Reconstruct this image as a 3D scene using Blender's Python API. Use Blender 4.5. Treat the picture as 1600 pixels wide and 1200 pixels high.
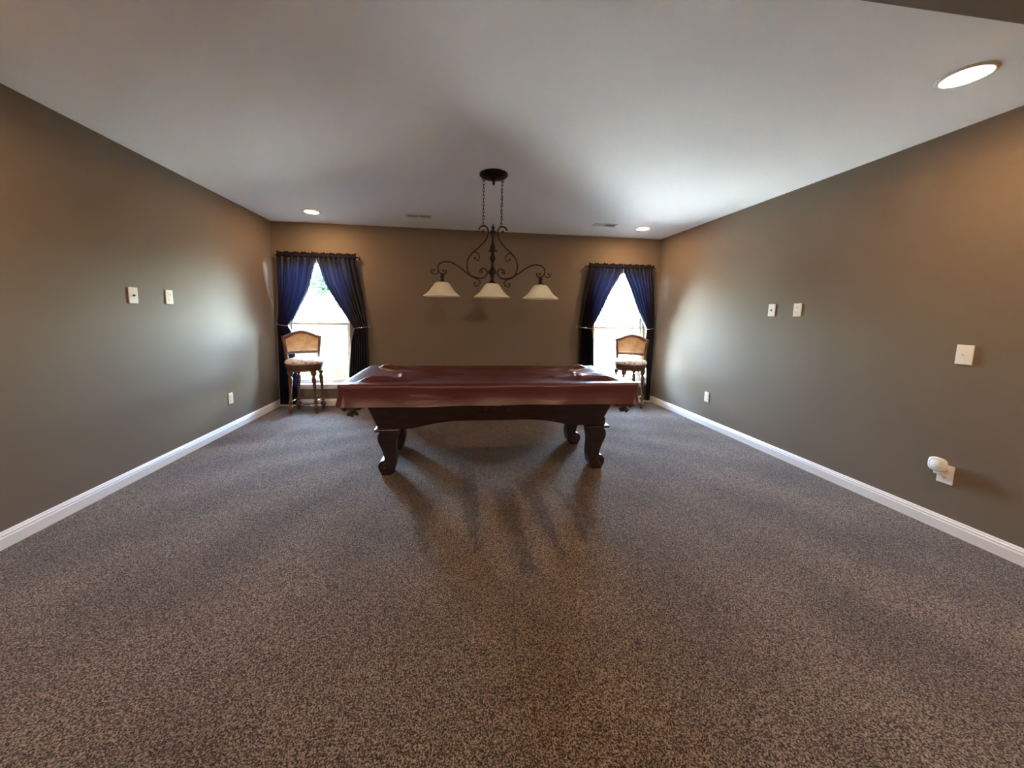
import bpy, bmesh, math, random
from mathutils import Vector, Matrix
random.seed(7)
PI = math.pi
for o in list(bpy.data.objects): bpy.data.objects.remove(o)
S = bpy.context.scene
COL = S.collection

# ------------------------------------------------------------------ camera
F, CX, CY = 544.79, 777.965, 552.16
yaw, pit, rol, EYE = 0.121805, 0.106272, 0.017936, 1.27064
cy_, sy_ = math.cos(yaw), math.sin(yaw); cp_, sp_ = math.cos(pit), math.sin(pit)
fw = Vector((sy_*cp_, cy_*cp_, -sp_)); rt = Vector((cy_, -sy_, 0)); up = rt.cross(fw)
r2 = math.cos(rol)*rt + math.sin(rol)*up; u2 = -math.sin(rol)*rt + math.cos(rol)*up
cam = bpy.data.cameras.new('camera'); co = bpy.data.objects.new('camera', cam); COL.objects.link(co)
co.matrix_world = Matrix(((r2.x, u2.x, -fw.x, 0), (r2.y, u2.y, -fw.y, 0), (r2.z, u2.z, -fw.z, EYE), (0, 0, 0, 1)))
cam.sensor_width = 36; cam.lens = F/1600*36; cam.shift_x = (800-CX)/1600; cam.shift_y = (CY-600)/1600
cam.clip_start = .02; cam.clip_end = 500
S.camera = co

# ------------------------------------------------------------------ world, sun, exposure
SKY_STRENGTH = 1.35
SUN_STRENGTH = 24.0
CAN_STRENGTH = 18.0
FILL_GLOBE_STRENGTH = 14.0
S.view_settings.view_transform = 'Standard'; S.view_settings.look = 'None'
S.view_settings.exposure = 4.12; S.view_settings.gamma = 1.0; S.view_settings.use_curve_mapping = False
w = bpy.data.worlds.new('sky'); S.world = w; w.use_nodes = True
wn = w.node_tree.nodes; wn.clear()
sky = wn.new('ShaderNodeTexSky'); sky.sky_type = 'NISHITA'; sky.sun_disc = False
SUN_EL, SUN_AZ = math.radians(68), math.radians(-22)      # sun stands behind the window wall, a little to the left
sky.sun_elevation = SUN_EL; sky.sun_rotation = SUN_AZ; sky.dust_density = 1.0; sky.air_density = 1.1
bg = wn.new('ShaderNodeBackground'); bg.inputs['Strength'].default_value = SKY_STRENGTH
wo = wn.new('ShaderNodeOutputWorld')
w.node_tree.links.new(sky.outputs[0], bg.inputs[0]); w.node_tree.links.new(bg.outputs[0], wo.inputs[0])
sl = bpy.data.lights.new('sun', 'SUN'); sl.energy = SUN_STRENGTH; sl.angle = math.radians(.6); sl.color = (1, .95, .86)
so = bpy.data.objects.new('sun', sl); COL.objects.link(so)
sd = Vector((math.sin(SUN_AZ)*math.cos(SUN_EL), math.cos(SUN_AZ)*math.cos(SUN_EL), math.sin(SUN_EL)))
so.rotation_euler = sd.to_track_quat('Z', 'Y').to_euler(); so.location = (0, 12, 12)

# ------------------------------------------------------------------ room numbers
XL, XR, YB, H, YF = -2.378, 3.006, 4.975, 2.44, -3.2
WT = .16
WIN = [(-2.27, -1.43), (2.03, 2.87)]; WZ0, WZ1 = .30, 2.0
for x0, x1 in WIN:                                           # sampling portals for the two window openings
    pl = bpy.data.lights.new('window_portal', 'AREA'); pl.shape = 'RECTANGLE'; pl.size = x1-x0; pl.size_y = WZ1-WZ0
    pl.cycles.is_portal = True
    po = bpy.data.objects.new('window_portal', pl); COL.objects.link(po)
    po.location = ((x0+x1)/2, YB+WT+.01, (WZ0+WZ1)/2); po.rotation_euler = (-PI/2, 0, 0)

# ------------------------------------------------------------------ materials
def mat(name, col, rough=.5, metal=0, spec=.5, **kw):
    m = bpy.data.materials.new(name); m.use_nodes = True
    b = m.node_tree.nodes['Principled BSDF']
    b.inputs['Base Color'].default_value = (*col, 1); b.inputs['Roughness'].default_value = rough
    b.inputs['Metallic'].default_value = metal; b.inputs['Specular IOR Level'].default_value = spec
    for k, v in kw.items(): b.inputs[k.replace('_', ' ')].default_value = v
    return m
def N(m, t, **kw):
    n = m.node_tree.nodes.new('ShaderNode'+t)
    for k, v in kw.items():
        if hasattr(n, k): setattr(n, k, v)
        else: n.inputs[k.replace('_', ' ')].default_value = v
    return n
def L(m, a, b): m.node_tree.links.new(a, b)
def bsdf(m): return m.node_tree.nodes['Principled BSDF']
def noisy(m, scale, c1=None, c2=None, bump=0, dist=.01, detail=4, stretch=None, lo=.35, hi=.65):
    tc = N(m, 'TexCoord'); mp = N(m, 'Mapping'); L(m, tc.outputs['Object'], mp.inputs[0])
    if stretch: mp.inputs['Scale'].default_value = stretch
    n = N(m, 'TexNoise'); n.inputs['Scale'].default_value = scale; n.inputs['Detail'].default_value = detail
    L(m, mp.outputs[0], n.inputs[0])
    if c1:
        r = N(m, 'ValToRGB'); r.color_ramp.elements[0].color = (*c1, 1); r.color_ramp.elements[1].color = (*c2, 1)
        r.color_ramp.elements[0].position = lo; r.color_ramp.elements[1].position = hi
        L(m, n.outputs[0], r.inputs[0]); L(m, r.outputs[0], bsdf(m).inputs['Base Color'])
    if bump:
        b = N(m, 'Bump'); b.inputs['Strength'].default_value = bump; b.inputs['Distance'].default_value = dist
        L(m, n.outputs[0], b.inputs['Height']); L(m, b.outputs[0], bsdf(m).inputs['Normal'])
    return n
M = {}
M['wall'] = mat('taupe_paint', (.180, .143, .108), .55, spec=.15); noisy(M['wall'], 260, bump=.25, dist=.002)
M['ceiling'] = mat('ceiling_paint', (.89, .90, .88), .75, spec=.3); noisy(M['ceiling'], 220, bump=.25, dist=.002)
M['soffit'] = mat('soffit_paint', (.22, .19, .16), .6); noisy(M['soffit'], 220, bump=.25, dist=.002)
M['trim'] = mat('white_trim_paint', (.78, .77, .76), .35)
M['vinyl'] = mat('white_vinyl', (.8, .8, .8), .35)
M['plate'] = mat('ivory_plastic', (.78, .75, .70), .35)
M['slot'] = mat('dark_slot', (.03, .03, .03), .6)
M['brass_thread'] = mat('threaded_metal', (.5, .42, .25), .3, 1)
M['iron'] = mat('oiled_bronze', (.022, .016, .013), .38, .6); noisy(M['iron'], 60, (.007, .006, .005), (.022, .016, .012), bump=.2, dist=.002)
M['shade'] = mat('alabaster_glass', (.9, .86, .7), .3, Transmission_Weight=0, Subsurface_Weight=.25)
bsdf(M['shade']).inputs['Subsurface Radius'].default_value = (.03, .025, .02); noisy(M['shade'], 9, (.88, .83, .66), (.95, .92, .80), detail=6)
m = M['shade']; tr = N(m, 'BsdfTranslucent'); tr.inputs[0].default_value = (1, .95, .78, 1); mx = N(m, 'MixShader'); mx.inputs[0].default_value = .4
L(m, bsdf(m).outputs[0], mx.inputs[1]); L(m, tr.outputs[0], mx.inputs[2]); L(m, mx.outputs[0], m.node_tree.nodes['Material Output'].inputs[0])
M['bulb'] = mat('frosted_bulb', (.9, .9, .88), .3)
M['wood_dark'] = mat('mahogany', (.03, .012, .009), .28); noisy(M['wood_dark'], 7, (.009, .004, .0035), (.028, .011, .008), stretch=(1, 8, 8), bump=.04)
M['wood_stool'] = mat('walnut', (.16, .07, .035), .35); noisy(M['wood_stool'], 12, (.07, .030, .017), (.18, .085, .048), stretch=(6, 6, 1), bump=.05)
M['leather_tan'] = mat('tan_leather', (.55, .34, .16), .45); noisy(M['leather_tan'], 14, (.46, .27, .12), (.62, .40, .2), bump=.1, dist=.004)
M['leather_black'] = mat('black_leather', (.012, .010, .010), .5)
M['nail'] = mat('antique_nail', (.35, .24, .12), .35, 1)
M['rail_metal'] = mat('brass_foot_rail', (.75, .6, .35), .25, 1)
M['silver'] = mat('silver_cord', (.65, .65, .68), .35, .7)

# patterned seat fabric
m = M['seat'] = mat('patterned_seat_fabric', (.6, .55, .5), .75, Sheen_Weight=.3)
tc = N(m, 'TexCoord'); v = N(m, 'TexVoronoi', Scale=26.0); v.feature = 'SMOOTH_F1'; L(m, tc.outputs['Object'], v.inputs[0])
r = N(m, 'ValToRGB'); r.color_ramp.elements[0].color = (.50, .40, .37, 1); r.color_ramp.elements[1].color = (.84, .81, .78, 1)
r.color_ramp.elements[0].position = .25; r.color_ramp.elements[1].position = .55
L(m, v.outputs[0], r.inputs[0]); L(m, r.outputs[0], bsdf(m).inputs[0])

# burgundy vinyl cover
m = M['cover'] = mat('burgundy_vinyl', (.082, .020, .026), .33, spec=.5)
tc = N(m, 'TexCoord'); mp = N(m, 'Mapping'); mp.inputs['Scale'].default_value = (1.2, 3.0, 3.0); L(m, tc.outputs['Object'], mp.inputs[0])
n1 = N(m, 'TexNoise', Scale=2.6, Detail=3.0, Distortion=.8); L(m, mp.outputs[0], n1.inputs[0])
n2 = N(m, 'TexNoise', Scale=400.0, Detail=2.0); L(m, tc.outputs['Object'], n2.inputs[0])
b1 = N(m, 'Bump', Strength=.35, Distance=.02); L(m, n1.outputs[0], b1.inputs['Height'])
b2 = N(m, 'Bump', Strength=.12, Distance=.001); L(m, n2.outputs[0], b2.inputs['Height']); L(m, b1.outputs[0], b2.inputs['Normal'])
L(m, b2.outputs[0], bsdf(m).inputs['Normal'])

# navy satin curtain, a little light passes through a single layer
m = M['curtain'] = mat('navy_satin', (.006, .0065, .015), .40, Sheen_Weight=.04)
nt = m.node_tree; pb = bsdf(m); out = nt.nodes['Material Output']
tr = N(m, 'BsdfTranslucent'); tr.inputs[0].default_value = (.05, .07, .22, 1)
mx = N(m, 'MixShader'); mx.inputs[0].default_value = .032
L(m, pb.outputs[0], mx.inputs[1]); L(m, tr.outputs[0], mx.inputs[2]); L(m, mx.outputs[0], out.inputs[0])

M['heading'] = mat('navy_heading', (.007, .0065, .013), .75, spec=.15)
# window glass: thin pane
m = M['glass'] = bpy.data.materials.new('window_glass'); m.use_nodes = True
nt = m.node_tree; nt.nodes.remove(nt.nodes['Principled BSDF']); out = nt.nodes['Material Output']
t = N(m, 'BsdfTransparent'); t.inputs[0].default_value = (.92, .96, .95, 1)
g = N(m, 'BsdfGlossy'); g.inputs['Roughness'].default_value = .02
fr = N(m, 'Fresnel', IOR=1.45); mx = N(m, 'MixShader')
L(m, fr.outputs[0], mx.inputs[0]); L(m, t.outputs[0], mx.inputs[1]); L(m, g.outputs[0], mx.inputs[2]); L(m, mx.outputs[0], out.inputs[0])

# lit lens of the recessed cans
m = M['lens'] = bpy.data.materials.new('lit_lens'); m.use_nodes = True
nt = m.node_tree; nt.nodes.remove(nt.nodes['Principled BSDF'])
e = N(m, 'Emission'); e.inputs[0].default_value = (1, .60, .31, 1); e.inputs[1].default_value = CAN_STRENGTH
L(m, e.outputs[0], nt.nodes['Material Output'].inputs[0])

m = M['fill_globe'] = bpy.data.materials.new('lit_fill_globe'); m.use_nodes = True  # emission of the balls added as fill light
nt = m.node_tree; nt.nodes.remove(nt.nodes['Principled BSDF'])
e = N(m, 'Emission'); e.inputs[0].default_value = (1, .72, .47, 1); e.inputs[1].default_value = FILL_GLOBE_STRENGTH
L(m, e.outputs[0], nt.nodes['Material Output'].inputs[0])
# carpet: speckled frieze; the colour attribute "nap" carries the vacuum strokes (which way the pile lies) plus painted table-leg shadows
m = M['carpet'] = mat('frieze_carpet', (.1, .08, .07), .95, spec=.12, Sheen_Weight=.12, Sheen_Roughness=.5)
bsdf(m).inputs['Sheen Tint'].default_value = (.8, .85, 1, 1)
tc = N(m, 'TexCoord')
wrp = N(m, 'TexNoise', Scale=60.0, Detail=2.0); L(m, tc.outputs['Object'], wrp.inputs[0])
vm = N(m, 'VectorMath', operation='SCALE'); L(m, wrp.outputs['Color'], vm.inputs[0]); vm.inputs['Scale'].default_value = .006
va = N(m, 'VectorMath', operation='ADD'); L(m, tc.outputs['Object'], va.inputs[0]); L(m, vm.outputs[0], va.inputs[1])
na = N(m, 'TexNoise', Scale=210.0, Detail=2.0, Roughness=.6); L(m, va.outputs[0], na.inputs[0])
nb = N(m, 'TexNoise', Scale=2.3, Detail=3.0); L(m, tc.outputs['Object'], nb.inputs[0])
r = N(m, 'ValToRGB'); cr = r.color_ramp
cr.elements[0].position = .38; cr.elements[0].color = (.022, .014, .010, 1)
cr.elements[1].position = .63; cr.elements[1].color = (.39, .305, .235, 1)
e2 = cr.elements.new(.5); e2.color = (.13, .094, .070, 1)
L(m, na.outputs[0], r.inputs[0])
at = N(m, 'Attribute'); at.attribute_name = 'nap_leg_shadow'
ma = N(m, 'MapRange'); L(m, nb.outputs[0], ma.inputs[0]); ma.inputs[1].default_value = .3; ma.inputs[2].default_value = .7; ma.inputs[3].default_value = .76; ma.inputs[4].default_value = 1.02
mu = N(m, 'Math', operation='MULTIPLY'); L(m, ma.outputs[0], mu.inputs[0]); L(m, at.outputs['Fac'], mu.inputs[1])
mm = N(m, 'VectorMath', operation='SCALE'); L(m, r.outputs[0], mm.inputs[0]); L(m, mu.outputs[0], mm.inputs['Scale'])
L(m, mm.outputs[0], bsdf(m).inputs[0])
bp = N(m, 'Bump', Strength=1.0, Distance=.006); L(m, na.outputs[0], bp.inputs['Height']); L(m, bp.outputs[0], bsdf(m).inputs['Normal'])

M['blade'] = mat('grass_blade', (.06, .07, .025), .9); noisy(M['blade'], 3, (.050, .058, .018), (.085, .088, .035))
M['grass'] = mat('meadow_grass', (.2, .3, .08), .9); noisy(M['grass'], 3, (.05, .055, .025), (.08, .08, .045), detail=6)
M['gravel'] = mat('pale_gravel', (.5, .48, .44), .9); noisy(M['gravel'], 30, (.26, .25, .235), (.38, .37, .35))
M['leaf'] = mat('leaves', (.08, .16, .05), .6); noisy(M['leaf'], 4, (.018, .045, .022), (.045, .085, .04))
M['bark'] = mat('bark', (.15, .1, .07), .9); noisy(M['bark'], 20, (.08, .06, .04), (.2, .14, .1), bump=.5)
M['siding'] = mat('exterior_siding', (.5, .48, .44), .7)

# ------------------------------------------------------------------ mesh helpers
class MB:
    def __init__(s): s.v = []; s.f = []; s.sm = []
    def add(s, vs, fs, smooth=False):
        k = len(s.v); s.v += [tuple(p) for p in vs]; s.f += [tuple(i+k for i in f) for f in fs]; s.sm += [smooth]*len(fs); return s
    def box(s, a, b):
        (x0, y0, z0), (x1, y1, z1) = a, b
        vs = [(x, y, z) for z in (z0, z1) for y in (y0, y1) for x in (x0, x1)]
        return s.add(vs, [(0, 2, 3, 1), (4, 5, 7, 6), (0, 1, 5, 4), (2, 6, 7, 3), (0, 4, 6, 2), (1, 3, 7, 5)])
    def cbox(s, a, b, c=.003):                                  # box with chamfered edges
        bm = bmesh.new(); bmesh.ops.create_cube(bm, size=1)
        for q in bm.verts: q.co = Vector([(a[i]+b[i])/2+q.co[i]*(b[i]-a[i]) for i in range(3)])
        bmesh.ops.bevel(bm, geom=bm.edges[:], offset=c, segments=2, affect='EDGES', profile=.5)
        bm.verts.index_update()
        s.add([q.co[:] for q in bm.verts], [[q.index for q in f.verts] for f in bm.faces]); bm.free(); return s
    def lathe(s, prof, c=(0, 0, 0), n=20, axis='z', cap=True):   # prof: (radius, height)
        vs = []; fs = []
        for r_, h_ in prof:
            for i in range(n):
                a = 2*PI*i/n; p = (r_*math.cos(a), r_*math.sin(a), h_)
                if axis == 'y': p = (p[0], p[2], p[1])
                if axis == 'x': p = (p[2], p[0], p[1])
                vs.append((p[0]+c[0], p[1]+c[1], p[2]+c[2]))
        for j in range(len(prof)-1):
            for i in range(n): fs.append((j*n+i, j*n+(i+1) % n, (j+1)*n+(i+1) % n, (j+1)*n+i))
        if cap: fs += [tuple(range(n))[::-1], tuple(range((len(prof)-1)*n, len(prof)*n))]
        return s.add(vs, fs, True)
    def tube(s, pts, r, n=8, closed=False, rf=None):
        P = [Vector(p) for p in pts]; m = len(P); vs = []; fs = []; ref = None
        for j, p in enumerate(P):
            if closed: d = P[(j+1) % m]-P[j-1]
            else: d = P[min(j+1, m-1)]-P[max(j-1, 0)]
            d.normalize()
            if ref is None: ref = d.orthogonal().normalized()
            ref = (ref-d*ref.dot(d)).normalized(); q = d.cross(ref); rr = rf(j/(m-1)) if rf else r
            for i in range(n):
                a = 2*PI*i/n; vs.append(p+rr*(math.cos(a)*ref+math.sin(a)*q))
        for j in range(m if closed else m-1):
            for i in range(n): k = (j+1) % m; fs.append((j*n+i, j*n+(i+1) % n, k*n+(i+1) % n, k*n+i))
        if not closed: fs += [tuple(range(n))[::-1], tuple(range((m-1)*n, m*n))]
        return s.add(vs, fs, True)
    def ball(s, c, r, n=12, sz=1):
        return s.lathe([(max(r*math.sin(PI*k/8), 1e-4), -r*sz*math.cos(PI*k/8)) for k in range(9)], c, n)
    def prism(s, out, d0, d1, axis='y', bev=0):                  # outline in XZ (axis y) extruded along y
        bm = bmesh.new()
        if axis == 'y': vs = [bm.verts.new((p[0], d0, p[1])) for p in out]; dv = Vector((0, d1-d0, 0))
        else: vs = [bm.verts.new((d0, p[0], p[1])) for p in out]; dv = Vector((d1-d0, 0, 0))
        f = bm.faces.new(vs); e = bmesh.ops.extrude_face_region(bm, geom=[f])
        bmesh.ops.translate(bm, vec=dv, verts=[x for x in e['geom'] if isinstance(x, bmesh.types.BMVert)])
        bmesh.ops.recalc_face_normals(bm, faces=bm.faces)
        if bev:
            ed = [x for x in bm.edges if x.calc_face_angle(0) > 1.2]
            bmesh.ops.bevel(bm, geom=ed, offset=bev, segments=2, affect='EDGES', profile=.5, clamp_overlap=True)
        bm.verts.index_update()
        s.add([q.co[:] for q in bm.verts], [[q.index for q in f.verts] for f in bm.faces]); bm.free(); return s
    def xf(s, fn, start=0):
        s.v = s.v[:start]+[tuple(fn(Vector(p))) for p in s.v[start:]]; return s
    def build(s, name, material, parent=None):
        me = bpy.data.meshes.new(name); me.from_pydata(s.v, [], s.f); me.materials.append(material)
        me.polygons.foreach_set('use_smooth', s.sm); me.update()
        bm = bmesh.new(); bm.from_mesh(me); bmesh.ops.recalc_face_normals(bm, faces=bm.faces); bm.to_mesh(me); bm.free()
        o = bpy.data.objects.new(name, me); COL.objects.link(o)
        if parent: o.parent = parent
        return o
def tag(o, label=None, cat=None, group=None, kind=None):
    if label: o['label'] = label
    if cat: o['category'] = cat
    if group: o['group'] = group
    if kind: o['kind'] = kind
    return o
def empty(name, loc=(0, 0, 0), rz=0):
    o = bpy.data.objects.new(name, None); o.empty_display_size = .1; COL.objects.link(o); o.location = loc; o.rotation_euler = (0, 0, rz); return o
def copy_tree(o, parent=None):
    c = o.copy(); COL.objects.link(c); c.parent = parent
    for ch in o.children: copy_tree(ch, c)
    return c
def struct(name, mb, m_, parent=None):
    o = mb.build(name, m_, parent); o['kind'] = 'structure'; return o
def spline(pts, k=6):                                            # Catmull-Rom through points of any dimension
    P = [Vector(p) for p in pts]; P = [2*P[0]-P[1]]+P+[2*P[-1]-P[-2]]; out = []
    for i in range(1, len(P)-2):
        for j in range(k):
            t = j/k; a, b, c, d = P[i-1:i+3]
            out.append(.5*((2*b)+(c-a)*t+(2*a-5*b+4*c-d)*t*t+(3*b-a-3*c+d)*t**3))
    return out+[P[-2]]
def lerp_rows(rows, z):                                          # rows sorted by falling z: (z, x)
    if z >= rows[0][0]: return rows[0][1]
    for (z0, x0), (z1, x1) in zip(rows, rows[1:]):
        if z >= z1: return x0+(x1-x0)*(z0-z)/(z0-z1)
    return rows[-1][1]

# ------------------------------------------------------------------ room shell
# floor grid with the attribute of vacuum strokes and painted leg shadows
def in_poly(x, y, P):
    c = False; j = len(P)-1
    for i in range(len(P)):
        if (P[i][1] > y) != (P[j][1] > y) and x < (P[j][0]-P[i][0])*(y-P[i][1])/(P[j][1]-P[i][1])+P[i][0]: c = not c
        j = i
    return c
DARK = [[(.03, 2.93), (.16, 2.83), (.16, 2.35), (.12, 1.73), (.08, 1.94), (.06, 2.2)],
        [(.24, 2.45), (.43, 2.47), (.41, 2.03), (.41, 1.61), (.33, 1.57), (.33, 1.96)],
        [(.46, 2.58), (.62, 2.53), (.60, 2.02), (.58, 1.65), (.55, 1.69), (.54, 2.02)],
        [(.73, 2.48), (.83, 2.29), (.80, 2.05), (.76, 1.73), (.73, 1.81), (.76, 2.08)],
        [(-.5, 2.72), (-.41, 2.78), (-.13, 2.28), (-.16, 2.09), (-.15, 1.77), (-.21, 1.82), (-.29, 2.23), (-.41, 2.54)],  # near left table leg's shadow painted in, together with a vacuum track
        [(1.11, 2.73), (.91, 2.46), (.83, 2.29), (.81, 1.92), (.87, 1.91), (.93, 2.35), (1.18, 2.7)]]  # near right table leg's shadow painted into the carpet tone
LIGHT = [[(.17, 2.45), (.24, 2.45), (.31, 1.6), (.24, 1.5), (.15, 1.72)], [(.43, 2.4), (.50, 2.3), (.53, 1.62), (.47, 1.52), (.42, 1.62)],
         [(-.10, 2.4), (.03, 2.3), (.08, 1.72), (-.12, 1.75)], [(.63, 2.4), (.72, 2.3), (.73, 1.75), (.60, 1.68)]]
st = .025; nx = int((XR-XL+.2)/st); ny = int((YB-YF+.2)/st)
vs = []; nap_leg_shadow = []
from mathutils import noise
for j in range(ny+1):
    y = YF-.1+j*st
    for i in range(nx+1):
        x = XL-.1+i*st; vs.append((x, y, 0))
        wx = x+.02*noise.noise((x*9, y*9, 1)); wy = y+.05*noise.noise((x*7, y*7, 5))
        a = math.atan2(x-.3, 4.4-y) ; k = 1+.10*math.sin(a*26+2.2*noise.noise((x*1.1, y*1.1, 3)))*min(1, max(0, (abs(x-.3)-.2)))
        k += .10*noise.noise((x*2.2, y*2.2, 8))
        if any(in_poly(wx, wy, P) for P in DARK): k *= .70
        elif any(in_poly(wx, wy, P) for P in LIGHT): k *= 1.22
        nap_leg_shadow.append(k)
fs = [(j*(nx+1)+i, j*(nx+1)+i+1, (j+1)*(nx+1)+i+1, (j+1)*(nx+1)+i) for j in range(ny) for i in range(nx)]
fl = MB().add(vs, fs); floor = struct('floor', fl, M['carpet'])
ca = floor.data.attributes.new('nap_leg_shadow', 'FLOAT', 'POINT'); ca.data.foreach_set('value', nap_leg_shadow)
struct('subfloor', MB().box((XL-.16, YF-.16, -.15), (XR+.16, YB+WT, -.005)), M['siding'])
struct('ceiling', MB().box((XL-.16, YF-.16, H), (XR+.16, YB+WT, H+.15)), M['ceiling'])
SZ = H-.25; SY = 1.2355*(SZ-EYE)/(H-EYE)
struct('ceiling_soffit', MB().box((XL, YF, SZ), (XR, SY, H-.001)), M['soffit'])
struct('wall_right', MB().box((XR, YF-.16, 0), (XR+.16, YB+WT, H)), M['wall'])
struct('wall_left', MB().box((XL-.16, YF-.16, 0), (XL, YB+WT, H)), M['wall'])
struct('wall_front', MB().box((XL, YF-.16, 0), (XR, YF, H)), M['wall'])
wb = MB(); xs = [XL, WIN[0][0], WIN[0][1], WIN[1][0], WIN[1][1], XR]
for i in range(5):
    if i in (1, 3): wb.box((xs[i], YB, 0), (xs[i+1], YB+WT, WZ0)); wb.box((xs[i], YB, WZ1), (xs[i+1], YB+WT, H))
    else: wb.box((xs[i], YB, 0), (xs[i+1], YB+WT, H))
struct('wall_back', wb, M['wall'])
BP = [(0, 0), (.016, 0), (.016, .058), (.013, .064), (.013, .074), (.008, .080), (.007, .086), (.003, .091), (0, .091)]
struct('baseboard_left', MB().prism([(XL+a, b) for a, b in BP], YF, YB), M['trim'])
struct('baseboard_right', MB().prism([(XR-a, b) for a, b in BP], YF, YB), M['trim'])
struct('baseboard_back', MB().prism([(YB-a, b) for a, b in BP], XL+.016, XR-.016, axis='x'), M['trim'])
struct('sun_cut_eave', MB().box((XL-1, YB+WT, 2.58), (XR+1, YB+WT+.14, 2.72)), M['siding'])  # unseen overhang added to limit how much sun enters the windows

# ------------------------------------------------------------------ windows
for wi, (x0, x1) in enumerate(WIN):
    W = empty('window_%d' % (wi+1), ((x0+x1)/2, YB, WZ0)); W['kind'] = 'structure'
    hw = (x1-x0)/2; hh = WZ1-WZ0; ya, yb = .085, .15; rail = 1.12-WZ0
    f = MB()
    f.cbox((-hw, ya, 0), (-hw+.03, yb, hh)); f.cbox((hw-.03, ya, 0), (hw, yb, hh)); f.cbox((-hw+.03, ya, hh-.03), (hw-.03, yb, hh)); f.cbox((-hw+.03, ya, 0), (hw-.03, yb, .02))
    f.build('window_frame', M['vinyl'], W)
    def sash(name, z0, z1, y0, y1, t_=.032):
        q = MB(); a = -hw+.03; b = hw-.03
        q.cbox((a, y0, z0), (a+t_, y1, z1)); q.cbox((b-t_, y0, z0), (b, y1, z1)); q.cbox((a+t_, y0, z0), (b-t_, y1, z0+t_)); q.cbox((a+t_, y0, z1-t_), (b-t_, y1, z1))
        o = q.build(name, M['vinyl'], W); ym = (y0+y1)/2
        MB().box((a+t_-.004, ym-.002, z0+t_-.004), (b-t_+.004, ym+.002, z1-t_+.004)).build('pane', M['glass'], o)
    sash('upper_sash', rail-.01, hh-.03, .122, .145); sash('lower_sash', .02, rail+.02, .092, .118)
    MB().cbox((-.03, .080, rail+.02), (.03, .105, rail+.032), .002).build('sash_lock', M['vinyl'], W)
    sll = MB().cbox((-hw-.04, -.035, -.022), (hw+.04, .002, .004), .005); sll.box((-hw+.001, 0, -.0), (hw-.001, .09, .004)); sll.build('window_sill', M['trim'], W)
    MB().cbox((-hw-.02, -.016, -.065), (hw+.02, .0, -.022), .003).build('sill_apron', M['trim'], W)

# ------------------------------------------------------------------ recessed lights and vents
def can_light(x, y, z, label):
    t = empty('recessed_light', (x, y, z)); tag(t, label, 'ceiling light', 'round recessed ceiling lights')
    MB().lathe([(.070, -.001), (.072, -.008), (.088, -.009), (.096, -.004), (.097, 0), (.070, 0)], n=32, cap=False).build('trim_ring', M['trim'], t)
    MB().lathe([(.0005, -.016), (.03, -.0155), (.052, -.013), (.066, -.008), (.071, -.003)], n=32, cap=False).build('lens', M['lens'], t)
    return t
can_light(-1.665, 4.43, H, 'lit round recessed light in the ceiling above the left window')
can_light(2.415, 4.43, H, 'lit round recessed light in the ceiling above the right window')
can_light(2.385, 1.50, H, 'large bright recessed light in the ceiling at the upper right, near the right wall')
can_light(-1.80, 1.50, H, 'recessed light in the ceiling over the near left part of the room')
can_light(-1.2, -1.2, SZ, 'recessed fill light added in the lowered ceiling behind the camera, left one')  # this and the next are added out of view as warm fill
can_light(1.8, -1.2, SZ, 'recessed fill light added in the lowered ceiling behind the camera, right one')
for gx, lab in ((-1.3, 'glowing ball added for fill on the lowered ceiling behind the camera, left one'), (.3, 'glowing ball added for fill on the lowered ceiling behind the camera, middle one'), (1.9, 'glowing ball added for fill on the lowered ceiling behind the camera, right one')):
    t = empty('fill_globe_lamp', (gx, -2.3, SZ)); tag(t, lab, 'ceiling light', 'added fill balls behind the camera')  # added unseen to give warm fill on back wall and near carpet
    MB().lathe([(.065, 0), (.065, -.02), (.04, -.03), (.035, -.05)], n=24).build('fill_lamp_base', M['iron'], t)
    MB().ball((0, 0, -.145), .10, 24).build('fill_globe', M['fill_globe'], t)
def vent(x, y, label, tilt):
    t = empty('ceiling_vent', (x, y, H)); tag(t, label, 'air vent', 'white ceiling air vents')
    a, b = .155, .065
    f = MB(); f.cbox((-a, -b, -.006), (a, -b+.02, 0), .002); f.cbox((-a, b-.02, -.008), (a, b, 0), .002)
    f.cbox((-a, -b+.02, -.006), (-a+.02, b-.02, 0), .002); f.cbox((a-.02, -b+.02, -.006), (a, b-.02, 0), .002); f.cbox((-.006, -b+.02, -.006), (.006, b-.02, 0), .002)
    f.build('vent_frame', M['trim'], t)
    MB().box((-a+.018, -b+.018, -.0015), (a-.018, b-.018, -.0005)).build('duct_opening', M['slot'], t)
    for s_ in (-1, 1):
        for k in range(6):
            yy = -b+.028+k*.0155
            q = MB().box((0, -.0045, -.0008), (.126, .0045, .0008)); an = tilt[0 if s_ < 0 else 1]
            q.xf(lambda p: Vector((p.x+(.008 if s_ > 0 else -.134), p.y*math.cos(an)-p.z*math.sin(an)+yy, p.y*math.sin(an)+p.z*math.cos(an)-.005)))
            q.build('slat', M['trim'], t)
    return t
vent(-.44, 4.38, 'white slotted ceiling vent left of the pendant, nearer the left window', (.3, .3))
vent(1.865, 4.355, 'white slotted ceiling vent right of the pendant, nearer the right window', (-.6, .3))

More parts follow.
